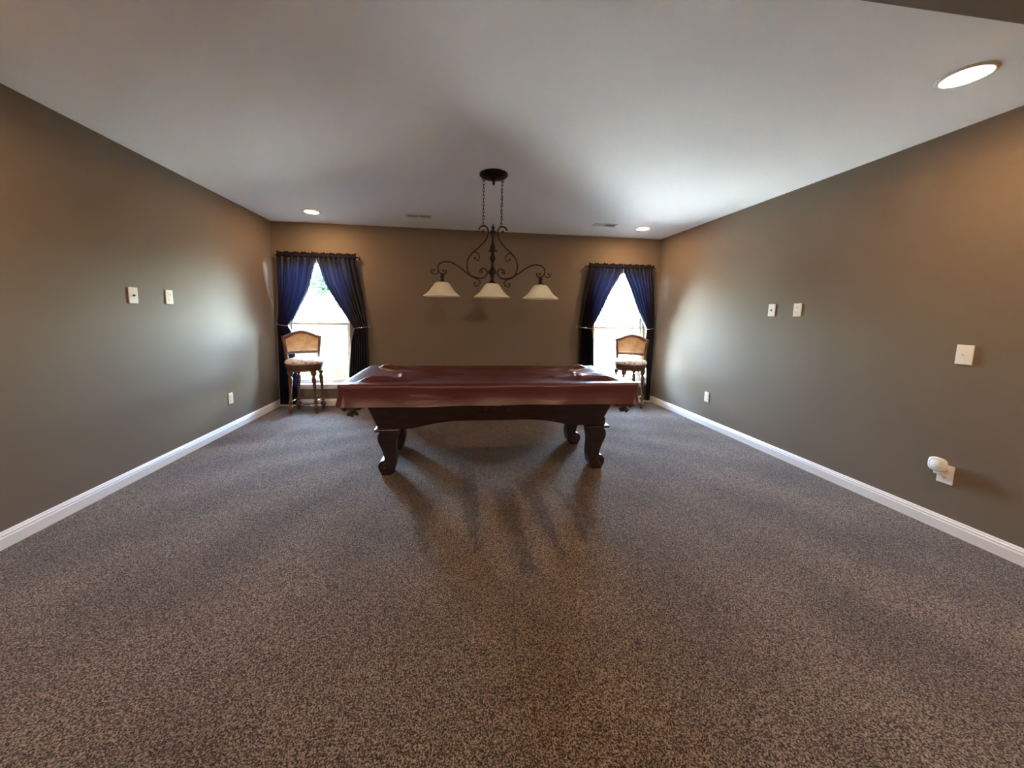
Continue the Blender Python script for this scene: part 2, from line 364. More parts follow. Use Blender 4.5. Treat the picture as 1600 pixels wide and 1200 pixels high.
# ------------------------------------------------------------------ wall plates; built facing +x at the left wall, mirrored by rotation for the right
def plate(x, y, z, side, label, cat, kind, hh=.0585, hw=.036):
    t = empty({'coax': 'cable_wall_plate', 'outlet': 'wall_outlet', 'toggle': 'light_switch'}[kind], (x, y, z), 0 if side < 0 else PI)
    tag(t, label, cat)
    MB().cbox((0, -hw, -hh), (.007, hw, hh), .0028).build('cover_plate', M['plate'], t)
    if kind == 'coax':
        MB().lathe([(.008, .006), (.008, .010), (.005, .010), (.005, .016), (.0001, .016)], n=12, axis='x').build('cable_jack', M['slot'], t)
    if kind == 'outlet':
        for s_ in (-1, 1):
            sk = MB().cbox((.006, -.017, s_*.021-.0145), (.0095, .017, s_*.021+.0145), .0015).build('socket', M['plate'], t)
            q = MB(); q.box((.0093, -.008, s_*.021-.003), (.0098, -.0055, s_*.021+.006)); q.box((.0093, .0055, s_*.021-.003), (.0098, .008, s_*.021+.006)); q.box((.0093, -.002, s_*.021-.010), (.0098, .002, s_*.021-.006)); q.build('slots', M['slot'], sk)
    if kind == 'toggle':
        MB().cbox((.006, -.006, -.013), (.0085, .006, .013), .001).build('switch_bezel', M['plate'], t)
        q = MB().cbox((0, -.004, -.006), (.018, .004, .006), .0015); q.xf(lambda p: Vector((p.x*.86+.007, p.y, p.z+p.x*.55))); q.build('toggle', M['plate'], t)
    for zz in ((0,) if kind == 'outlet' else (-.042, .042)): MB().lathe([(.003, .0068), (.003, .0078), (.0005, .0080)], c=(0, 0, zz), n=10, axis='x').build('screw', M['plate'], t)
    return t
plate(XL, 2.922, 1.376, -1, 'ivory cable wall plate with dark center jack on left wall, nearer the camera', 'wall plate', 'coax')
plate(XL, 3.252, 1.381, -1, 'ivory power outlet mounted high on left wall beside the cable plate', 'outlet', 'outlet')
plate(XL, 3.957, .351, -1, 'ivory power outlet low on left wall above the baseboard', 'outlet', 'outlet')
plate(XR, 3.024, 1.374, 1, 'ivory cable wall plate with dark center jack on right wall, nearer the window', 'wall plate', 'coax')
plate(XR, 2.770, 1.373, 1, 'ivory power outlet mounted high on right wall beside the cable plate', 'outlet', 'outlet')
plate(XR, 1.712, 1.092, 1, 'ivory toggle light switch on right wall near the camera', 'light switch', 'toggle')
plate(XR, 3.784, .351, 1, 'ivory power outlet low on right wall, the far one toward the window', 'outlet', 'outlet')
plate(XR, 1.712, .352, 1, 'ivory power outlet low on right wall with a white gadget plugged in', 'outlet', 'outlet')
t = empty('plug_in_device', (XR-.0095, 1.735, .372), PI); tag(t, 'white rounded plug-in gadget in the near right wall outlet', 'plug-in device')
q = MB().cbox((0, -.019, -.03), (.022, .019, .02), .006); q.build('plug_body', M['plate'], t)
q = MB(); ring = []
prof = [(0.031, .016), (.039, .019), (.043, .024), (.043, .034), (.039, .039), (.031, .041)]
def sq(r_, a, p=3.2): c, s_ = math.cos(a), math.sin(a); k = (abs(c)**p+abs(s_)**p)**(-1/p); return r_*k*c, r_*k*s_
vs_ = []; n_ = 28
for r_, d in prof:
    for i in range(n_): yy, zz = sq(r_, 2*PI*i/n_); vs_.append((d-.006, yy, zz+.034))
q.add(vs_, [(j*n_+i, j*n_+(i+1) % n_, (j+1)*n_+(i+1) % n_, (j+1)*n_+i) for j in range(len(prof)-1) for i in range(n_)]+[tuple(range(n_)), tuple(range(5*n_, 6*n_))], True)
q.build('device_head', M['plate'], t)
vs_ = [(.0352+dd, *sq(rr, 2*PI*i/n_)) for rr, dd in ((.027, 0), (.025, .002)) for i in range(n_)]
vs_ = [(a, b, c+.034) for a, b, c in vs_]
MB().add(vs_, [(i, (i+1) % n_, n_+(i+1) % n_, n_+i) for i in range(n_)]+[tuple(range(n_, 2*n_))], True).build('lens_cap', M['vinyl'], t)

# ------------------------------------------------------------------ curtains
YR = 4.90
CUR = [
 dict(o=[(2.0, -2.29), (1.665, -2.298), (1.10, -2.318), (.66, -2.33), (.04, -2.338)],
      i=[(1.99, -1.815), (1.95, -1.822), (1.76, -1.871), (1.552, -1.926), (1.342, -2.022), (1.2, -2.10), (1.105, -2.18), (1.02, -2.135), (.835, -2.112), (.49, -2.09), (.04, -2.08)], tie=1.10, s=-1, zt=.04,
      label='dark navy curtain tied back left of the left window, behind the stool'),
 dict(o=[(2.0, -1.31), (1.695, -1.265), (1.36, -1.215), (1.085, -1.186), (.67, -1.178), (.04, -1.16)],
      i=[(1.99, -1.812), (1.97, -1.808), (1.68, -1.725), (1.476, -1.617), (1.268, -1.485), (1.142, -1.398), (1.06, -1.352), (.927, -1.39), (.67, -1.418), (.43, -1.441), (.04, -1.45)], tie=1.08, s=1, zt=.04,
      label='dark navy curtain tied back at the right side of the left window'),
 dict(o=[(2.0, 1.885), (1.80, 1.858), (1.513, 1.824), (1.126, 1.793), (.58, 1.798), (.04, 1.79)],
      i=[(1.98, 2.408), (1.94, 2.405), (1.661, 2.242), (1.381, 2.11), (1.2, 2.02), (1.12, 1.968), (.96, 2.005), (.58, 2.033), (.04, 2.05)], tie=1.12, s=-1, zt=.04,
      label='dark navy curtain tied back at the left side of the right window'),
 dict(o=[(2.0, 2.885), (1.6, 2.905), (1.16, 2.932), (.68, 2.93), (.04, 2.925)],
      i=[(1.98, 2.413), (1.93, 2.418), (1.715, 2.533), (1.392, 2.673), (1.2, 2.775), (1.12, 2.815), (1.0, 2.808), (.68, 2.83), (.04, 2.86)], tie=1.12, s=1, zt=.04,
      label='dark navy curtain tied back right of the right window, behind the stool'),
]
for ci, c in enumerate(CUR):
    t = empty('curtain', (0, 0, 0)); tag(t, c['label'], 'curtain', 'navy curtain panels')
    nc, nr = 150, 90; vs_ = []; nf = 7+ci % 2; ph = ci*1.3
    zt0 = 2.0
    for j in range(nr+1):
        z = zt0+(c['zt']-zt0)*j/nr
        xo, xi = lerp_rows(c['o'], z), lerp_rows(c['i'], z)
        d = abs(z-c['tie']); pinch = math.exp(-(d/.09)**2)
        wd = abs(xi-xo); amp = (.014+.014*min(1, (zt0-z)/.5))*(1-.1*pinch)+.008*(1-min(1, wd/.45))
        for i in range(nc+1):
            u = i/nc; s_ = u*nf*2*PI+ph+.9*math.sin(u*5+z*1.3+ci)+.5*math.sin(z*2.1+u*9)*(1-pinch)
            x = xo+(xi-xo)*u+.25*(wd/nf)*math.sin(2*s_)*.35*min(1, u*8, (1-u)*8)
            y = YR+amp*math.sin(s_)+.004*math.sin(2.7*s_+z*3)
            y -= .012*pinch*(1-abs(2*u-1))
            vs_.append((x, y, z))
    fs_ = [(j*(nc+1)+i, j*(nc+1)+i+1, (j+1)*(nc+1)+i+1, (j+1)*(nc+1)+i) for j in range(nr) for i in range(nc)]
    MB().add(vs_, fs_, True).build('drape', M['curtain'], t)
    # rod pocket + ruffled heading
    xo, xi = c['o'][0][1], c['i'][0][1]; vs_ = []; K = 13
    for i in range(nc+1):
        u = i/nc; x = xo+(xi-xo)*u; s_ = u*nf*4*PI+ci
        prof_ = []
        for k in range(9):
            a = -PI/2+PI*k/8*2
            prof_.append((YR+(.014+.003*math.sin(s_))*math.cos(a+PI), 2.005+.018*math.sin(a)+.001*math.sin(s_*1.7)))
        hh_ = .030+.006*math.sin(s_*.31+1)+.004*math.sin(s_*.8)
        top = [(YR-.004+.006*math.sin(s_)*q_, 2.021+hh_*q_) for q_ in (0, .5, 1)]
        for p in prof_+top: vs_.append((x+.002*math.sin(s_*1.3), p[0], p[1]))
    n2_ = 12
    MB().add(vs_, [(i*n2_+k, i*n2_+k+1, (i+1)*n2_+k+1, (i+1)*n2_+k) for i in range(nc) for k in range(n2_-1) if k != 8], True).build('ruffled_heading', M['heading'], t)
    z = c['tie']; xo, xi = lerp_rows(c['o'], z), lerp_rows(c['i'], z); cxm = (xo+xi)/2; hw = abs(xi-xo)/2+.008
    lp = [(cxm+hw*math.cos(a), YR-.004+.040*math.sin(a), z+.004+.012*math.cos(a)*c['s']) for a in [2*PI*k/28 for k in range(28)]]
    MB().tube(lp, .0032, 6, closed=True).build('tieback_cord', M['silver'], t)
    q = MB(); hx = xo+c['s']*.012; q.tube([(hx, YB, z+.015), (hx, YB-.05, z+.015), (hx, YB-.06, z+.02), (hx, YB-.062, z+.035)], .004, 6)
    q.lathe([(.013, YB-.004), (.013, YB)], c=(hx, 0, z+.015), n=14, axis='y'); q.build('tieback_hook', M['silver'], t)
for x0, x1, lab in ((-2.315, -1.285, 'thin dark curtain rod over the left window'), (1.865, 2.91, 'thin dark curtain rod over the right window')):
    t = empty('curtain_rod', ((x0+x1)/2, YB, 2.005)); tag(t, lab, 'curtain rod', 'curtain rods'); hl = (x1-x0)/2; yr = YR-YB
    MB().tube([(-hl, yr, 0), (hl, yr, 0)], .007, 10).build('rod', M['iron'], t)
    for s_ in (-1, 1):
        MB().tube([(s_*hl, yr, 0), (s_*hl, yr+.02, 0), (s_*(hl-.002), -.002, 0)], .0055, 8).build('end_return', M['iron'], t)
        MB().cbox((s_*hl-.008, -.004, -.02), (s_*hl+.008, 0, .02), .001).build('bracket', M['iron'], t)

# ------------------------------------------------------------------ pool table
TX0, TX1, TY0, TY1, TZ = -.845, 1.458, 2.56, 3.555, .766
tcx, tcy = (TX0+TX1)/2, (TY0+TY1)/2
T = empty('pool_table', (tcx, tcy, 0)); tag(T, 'dark mahogany pool table with carved cabriole legs under burgundy cover', 'pool table')
def loc(mb): return mb.xf(lambda p: p-Vector((tcx, tcy, 0)))
q = MB().cbox((TX0+.03, TY0+.03, .64), (TX1-.03, TY1-.03, .735), .01); loc(q).build('rails', M['wood_dark'], T)
q = MB().box((TX0+.16, TY0+.16, .60), (TX1-.16, TY1-.16, .64)); loc(q).build('slate_bed', M['wood_dark'], T)
# sloping cabinet: four aprons with arched lower edge
def apron(xa, xb, ya, yb_, n=28, axis='x', flip=1, zb=.385, za=.445):
    # top edge at z .64 further out, bottom edge tucked in; arch between the legs
    vs_ = []; tt = .03
    for side in (0, 1):
        for i in range(n+1):
            u = i/n; e_ = min(u, 1-u)
            arch = zb if e_ < .14 else zb+(za-zb)*min(1, math.sin(min(1, (e_-.14)/.22)*PI/2))
            for k, zz in enumerate((.64, .56, arch)):
                f_ = (.64-zz)/(.64-.385); sl_ = f_*.045
                a = xa+(xb-xa)*u; a += (tcx-a if axis == 'x' else tcy-a)*f_*(.10 if axis == 'x' else .10)
                b = ya+flip*(sl_+side*tt)
                vs_.append((a, b, zz) if axis == 'x' else (b, a, zz))
    m_ = (n+1)*3; fs_ = []
    for i in range(n):
        for k in range(2):
            a = i*3+k; fs_ += [(a, a+3, a+4, a+1), (m_+a, m_+a+1, m_+a+4, m_+a+3)]
        a = i*3; fs_ += [(a, m_+a, m_+a+3, a+3), (a+2, a+5, m_+a+5, m_+a+2)]
    for i in (0, n):
        a = i*3; fs_ += [(a, a+1, m_+a+1, m_+a), (a+1, a+2, m_+a+2, m_+a+1)]
    return MB().add(vs_, fs_)
AX0, AX1, AY0, AY1 = -.685, 1.30, 2.66, 3.45
loc(apron(AX0, AX1, AY0, 0, flip=1)).build('apron', M['wood_dark'], T)
loc(apron(AX0, AX1, AY1, 0, flip=-1)).build('apron', M['wood_dark'], T)
loc(apron(AY0+.01, AY1-.01, AX0+.0, 0, axis='y', flip=2.2)).build('apron', M['wood_dark'], T)
loc(apron(AY0+.01, AY1-.01, AX1-.0, 0, axis='y', flip=-2.2)).build('apron', M['wood_dark'], T)
# carved shell ornament in the middle of the near apron
q = MB(); cxo = .33
for k in range(-4, 5):
    a = k*.33; q.tube(spline([(cxo+.004*k, AY0+.006, .548), (cxo+.03*math.sin(a), AY0-.006, .548+.02*math.cos(a)), (cxo+.052*math.sin(a), AY0+.002, .548+.036*math.cos(a))], 4), .006, 6, rf=lambda u: .003+.005*u)
for s_ in (-1, 1):
    q.tube(spline([(cxo+s_*.03, AY0+.004, .55), (cxo+s_*.07, AY0-.004, .565), (cxo+s_*.105, AY0, .548), (cxo+s_*.095, AY0-.003, .53), (cxo+s_*.08, AY0-.002, .543)], 5), .006, 6)
loc(q).build('carved_ornament', M['wood_dark'], T)
# legs: plinth block, cabriole with scroll foot
def leg(px, py, s_):          # s_ = -1 toe to the left
    out_ = [(-.068, .358), (-.085, .33), (-.090, .295), (-.078, .255), (-.060, .215), (-.045, .17), (-.040, .135), (-.044, .122), (-.058, .118), (-.078, .103), (-.088, .078), (-.084, .05), (-.070, .022), (-.062, .0)]
    inn = [(.010, .0), (.028, .02), (.040, .045), (.046, .075), (.052, .12), (.048, .175), (.046, .22), (.050, .27), (.062, .31), (.068, .358)]
    o2 = [(p.x, p.y) for p in spline([(a, b, 0) for a, b in out_], 3)]; i2 = [(p.x, p.y) for p in spline([(a, b, 0) for a, b in inn], 3)]
    pts = [(px+(-s_)*a*1.0, b) for a, b in o2+i2]
    m_ = MB().prism(pts, py-.062, py+.062, bev=.006)
    for yy in (py-.064, py+.064):                                   # scroll relief on both faces
        cx_ = px+s_*.036; sp = [(cx_-s_*(.038-.0042*k_*.9)*math.cos(k_*.7), yy, .068+(.038-.0042*k_*.9)*math.sin(k_*.7)) for k_ in range(0, 10)]
        m_.tube(spline(sp, 4), .0055, 6); m_.ball((cx_, yy, .068), .009, 8)
    return m_
for px, py, s_ in ((-.514, 2.79, -1), (1.172, 2.775, 1), (1.165, 3.335, 1), (-.519, 3.325, -1)):
    lo = loc(leg(px, py, s_)).build('leg', M['wood_dark'], T)
    q = MB().cbox((px-.098+s_*.01, py-.085, .358), (px+.098+s_*.01, py+.085, .382), .009); q.cbox((px-.075, py-.07, .382), (px+.075, py+.07, .45), .006)
    loc(q).build('plinth_block', M['wood_dark'], lo)
# corner and side pockets with leather fringe hanging below the cover
for px, py in ((TX0+.09, TY0+.08), (TX1-.09, TY0+.08), (TX1-.09, TY1-.08), (TX0+.09, TY1-.08), (tcx, TY0+.05), (tcx, TY1-.05)):
    if px == tcx: continue
    q = MB()
    q.lathe([(.076, .70), (.080, .64), (.078, .600), (.064, .578), (.040, .568), (.014, .562)], c=(px, py, 0), n=18)
    po_ = loc(q).build('pocket', M['leather_black'], T)
    q = MB()
    for k in range(9):
        a = 2*PI*k/9; r_ = .078
        q.prism([(-.024, .612), (.024, .612), (.028, .588), (.015, .573), (0, .567), (-.015, .573), (-.028, .588)], -.003, .003)
        st_ = len(q.v)-14
        q.v[st_:] = [(px+(r_+p[1])*math.cos(a)-p[0]*math.sin(a), py+(r_+p[1])*math.sin(a)+p[0]*math.cos(a), p[2]) for p in q.v[st_:]]
    loc(q).build('scalloped_shield', M['leather_black'], po_)
    q = MB().ball((px, py, .558), .020, 10)
    for k in range(8):
        a = 2*PI*k/8+.2; q.tube([(px+.006*math.cos(a), py+.006*math.sin(a), .552), (px+.020*math.cos(a), py+.020*math.sin(a), .540), (px+.034*math.cos(a), py+.034*math.sin(a), .518+.008*(k % 2))], .004, 5, rf=lambda u: .006+.005*u)
    loc(q).build('tassel', M['leather_black'], po_)

# ------------------------------------------------------------------ burgundy cover
NX, NY = 260, 120; hx, hy = (TX1-TX0)/2, (TY1-TY0)/2
def rr_map(u, v_):            # unit square -> slightly rounded rectangle
    x, y = u*hx, v_*hy; R_ = .05
    ax, ay = abs(x), abs(y); dx, dy = ax-(hx-R_), ay-(hy-R_)
    if dx > 0 and dy > 0:
        d = math.hypot(dx, dy); mx_ = max(dx, dy)
        if d > 1e-6: k = mx_/d; ax, ay = hx-R_+dx*k, hy-R_+dy*k
    return math.copysign(ax, x), math.copysign(ay, y)
def crease(x, y, a, b, w_, h_):
    ax_, ay_ = a; bx, by = b; L2 = (bx-ax_)**2+(by-ay_)**2; t_ = max(0, min(1, ((x-ax_)*(bx-ax_)+(y-ay_)*(by-ay_))/L2))
    d = math.hypot(x-ax_-t_*(bx-ax_), y-ay_-t_*(by-ay_)); return h_*math.exp(-(d/w_)**2)*math.sin(PI*min(1, max(0, .08+t_*.9)))
rnd = random.Random(3); CR = []
for cxn in (-1, 1):
    for cyn in (-1, 1):
        for k in range(5):
            a0 = rnd.uniform(.15, 1.25); l_ = rnd.uniform(.25, .6)
            sx, sy2 = cxn*(hx-.14), cyn*(hy-.14)
            CR.append(((sx, sy2), (sx-cxn*l_*math.cos(a0*.6), sy2-cyn*l_*.5*math.sin(a0)), rnd.uniform(.012, .024), rnd.uniform(.009, .020)))
for k in range(9):
    x0_ = rnd.uniform(-hx+.2, hx-.5); y0_ = rnd.uniform(-hy+.12, hy-.12); CR.append(((x0_, y0_), (x0_+rnd.uniform(.3, .8), y0_+rnd.uniform(-.08, .08)), rnd.uniform(.010, .018), rnd.uniform(.005, .010)))
CR.append(((0, -hy+.02), (.02, hy-.02), .006, .003))
for sx in (-1, 1):
    CR += [((sx*(hx-.18), -.36), (sx*(hx-.62), -.20), .020, .022), ((sx*(hx-.15), .05), (sx*(hx-.75), -.12), .022, .020), ((sx*(hx-.30), .34), (sx*(hx-.85), .16), .020, .018), ((sx*(hx-.42), -.33), (sx*(hx-.38), .10), .018, .018), ((sx*(hx-.55), .02), (sx*(hx-1.05), .06), .018, .012)]
def top_z(x, y):
    ex = min(hx-abs(x), hy-abs(y)); rise = 1/(1+math.exp((ex-.15)/.035))     # rails stand proud of the bed
    z = TZ-.024*(1-rise)+.004*noise.noise((x*3, y*5, 2))
    if ex > .03: z += sum(crease(x, y, *c_) for c_ in CR)
    if ex < .03: z -= .012*(1-max(0, ex)/.03)**2
    return z
vs_ = []
for j in range(NY+1):
    for i in range(NX+1):
        x, y = rr_map(-1+2*i/NX, -1+2*j/NY); vs_.append((x, y, top_z(x, y)))
fs_ = [(j*(NX+1)+i, j*(NX+1)+i+1, (j+1)*(NX+1)+i+1, (j+1)*(NX+1)+i) for j in range(NY) for i in range(NX)]
loop = [i for i in range(NX+1)]+[j*(NX+1)+NX for j in range(1, NY+1)]+[NY*(NX+1)+i for i in range(NX-1, -1, -1)]+[j*(NX+1) for j in range(NY-1, 0, -1)]
prev = loop; nl = len(loop)
for k in range(1, 13):
    f_ = k/12; cur = []
    for q_, li in enumerate(loop):
        x, y, z = vs_[li]; ex = max(0, abs(x)-(hx-.05)); ey = max(0, abs(y)-(hy-.05)); d = math.hypot(ex, ey) or 1
        nxn, nyn = math.copysign(ex/d, x), math.copysign(ey/d, y)
        if ex == 0 and ey == 0: nxn, nyn = 0, math.copysign(1, y)
        off = .006*math.sin(min(1, f_*6)*PI/2)-.020*math.sin(f_*PI)*.5+.006*f_*math.sin(q_*.11)+.003*noise.noise((x*3, y*3, f_*1.5))
        corner = 1 if (ex > .005 and ey > .005) else 0; off += .010*corner*f_
        zb = .600-.003*math.sin(q_*.03)
        cur.append(len(vs_)); vs_.append((x+nxn*off, y+nyn*off, z+(zb-z)*f_))
    for q_ in range(nl): fs_.append((prev[q_], prev[(q_+1) % nl], cur[(q_+1) % nl], cur[q_]))
    prev = cur
cv = MB().add(vs_, fs_, True).build('table_cover', M['cover']); cv.location = (tcx, tcy, 0)
tag(cv, 'creased burgundy vinyl cover fitted over the pool table', 'table cover')

# ------------------------------------------------------------------ pendant light
PX, PY = .309, 3.02
P = empty('pendant_light', (PX, PY, H)); tag(P, 'dark bronze scrolled pendant light with three cream glass shades over pool table', 'pendant light')
def pl3(x, z): return Vector((x, 0, z-H))
MB().lathe([(.118, 0), (.120, -.008), (.108, -.018), (.085, -.026), (.05, -.032), (.02, -.034)], n=36).build('canopy', M['iron'], P)
MB().lathe([(.012, -.030), (.020, -.040), (.020, -.050), (.010, -.056), (.009, -.066), (.013, -.072), (.004, -.086), (.001, -.092)], n=14).build('canopy_finial', M['iron'], P)
for s_, x in ((-1, -.083), (1, .071)):
    xt = x; zt_, zb_ = -.030, 2.022-H
    lp = [(xt+.013*math.cos(a), 0, zt_-.013+.013*math.sin(a)) for a in [2*PI*k/16 for k in range(16)]]
    MB().tube(lp, .0028, 6, closed=True).build('hanging_ring', M['iron'], P)
    ch = MB(); z = zt_-.024; k = 0; LL = .034
    while z-LL*.5 > zb_-.004:
        pts = []
        for a in [2*PI*i/14 for i in range(14)]:
            u_ = .0075*math.cos(a); v2 = (LL/2+.002)*math.sin(a)
            pts.append((xt+u_*(1 if k % 2 == 0 else .15), u_*(0 if k % 2 == 0 else 1), z-LL/2+v2))
        ch.tube(pts, .0021, 5, closed=True); z -= LL-.006; k += 1
    ch.build('chain', M['iron'], P)
    if s_ > 0:
        cd = [(xt+.006*math.sin(k_*1.3), .004*math.cos(k_*1.3), zt_+(zb_-zt_)*k_/14) for k_ in range(15)]
        MB().tube(spline(cd, 3), .0018, 5).build('power_cord', M['iron'], P)
CX_ = .309
def mir(pts, s_): return [pl3((p[0]-CX_)*(-s_), p[1]) for p in pts]
main = [(.190, 1.990), (.200, 2.011), (.226, 2.023), (.252, 2.016), (.268, 1.982), (.266, 1.946), (.243, 1.9), (.187, 1.842), (.141, 1.8), (.105, 1.753), (.092, 1.702), (.101, 1.647), (.132, 1.604), (.19, 1.588), (.237, 1.597), (.265, 1.632), (.26, 1.657), (.236, 1.672), (.21, 1.661), (.203, 1.64), (.207, 1.628)]
inner = [(.125, 1.79), (.151, 1.804), (.177, 1.8), (.198, 1.772), (.19, 1.741), (.172, 1.738)]
arm = [(.2, 1.588), (.132, 1.607), (.065, 1.651), (.003, 1.694), (-.049, 1.716), (-.1, 1.716), (-.14, 1.694), (-.15, 1.659), (-.135, 1.624), (-.115, 1.612), (-.089, 1.617), (-.079, 1.636), (-.085, 1.65)]
lcurl = [(-.146, 1.640), (-.161, 1.615), (-.191, 1.617), (-.206, 1.637), (-.203, 1.652)]
low = [(.165, 1.588), (.203, 1.568), (.199, 1.537), (.175, 1.521), (.154, 1.531)]
balls = [(.226, 1.982), (.159, 1.755), (.22, 1.643), (-.105, 1.642), (-.184, 1.643), (.160, 1.546)]
for s_ in (-1, 1):
    q = MB(); q.tube(spline(mir(main, s_), 5), .006, 8)
    q.tube(spline(mir(inner, s_), 5), .0045, 7); q.build('scroll_frame', M['iron'], P)
    q = MB(); q.tube(spline(mir(arm, s_), 5), .006, 8); q.tube(spline(mir(lcurl, s_), 5), .0045, 7); q.tube(spline(mir(low, s_), 5), .0045, 7)
    a_ = q.build('scroll_arm', M['iron'], P)
    for b in mir(balls, s_): MB().ball(b, .0095, 10).tube([b, b+Vector((0, 0, -.014))], .0025, 5).build('berry_finial', M['iron'], a_)
cz = lambda c_: 2.043-(c_-520)*.001015
prof = [(520, 2), (528, 4), (535, 5), (540, 4), (548, 17), (554, 17), (560, 7), (570, 10), (580, 26), (600, 28), (608, 14), (620, 20), (632, 12), (660, 12), (700, 20), (725, 28), (740, 30), (752, 14), (762, 12), (775, 18), (790, 27), (805, 29), (820, 18), (835, 12), (870, 14), (885, 22), (900, 32), (915, 40), (928, 32), (940, 18), (952, 18), (965, 15), (985, 18), (994, 26), (1000, 35), (1006, 36)]
MB().lathe([(r_*.00095, cz(c_)-H) for c_, r_ in prof], n=18).build('center_column', M['iron'], P)
for s_ in (-1, 1): MB().ball((s_*.032, 0, cz(741)-H), .007, 8).tube([(0, 0, cz(741)-H), (s_*.03, 0, cz(741)-H)], .003, 6).build('column_knob', M['iron'], P)
for dx in (-.424, 0, .424):
    so_ = MB()
    if dx: so_.lathe([(.004, 1.622-H), (.010, 1.612-H), (.012, 1.606-H), (.021, 1.598-H), (.017, 1.585-H), (.015, 1.572-H), (.018, 1.562-H), (.028, 1.556-H), (.034, 1.553-H), (.034, 1.549-H)], c=(dx, 0, 0), n=18)
    else: so_.lathe([(.034, 1.556-H), (.036, 1.549-H), (.02, 1.545-H)], n=18)
    sk = so_.build('lamp_socket', M['iron'], P)
    pr = [(.030, 1.549), (.046, 1.547), (.060, 1.538), (.074, 1.520), (.089, 1.498), (.105, 1.476), (.124, 1.457), (.144, 1.442), (.155, 1.434), (.157, 1.430), (.154, 1.427), (.142, 1.437), (.121, 1.452), (.101, 1.472), (.085, 1.494), (.070, 1.516), (.056, 1.534), (.043, 1.542), (.030, 1.544)]
    sh = MB().lathe([(a, b-H) for a, b in pr], c=(dx, 0, 0), n=40, cap=False).build('lamp_shade', M['shade'], P)
    MB().lathe([(.012, 1.545-H), (.014, 1.53-H), (.026, 1.508-H), (.030, 1.488-H), (.024, 1.468-H), (.008, 1.458-H), (.001, 1.457-H)], c=(dx, 0, 0), n=16).build('bulb', M['bulb'], sk)

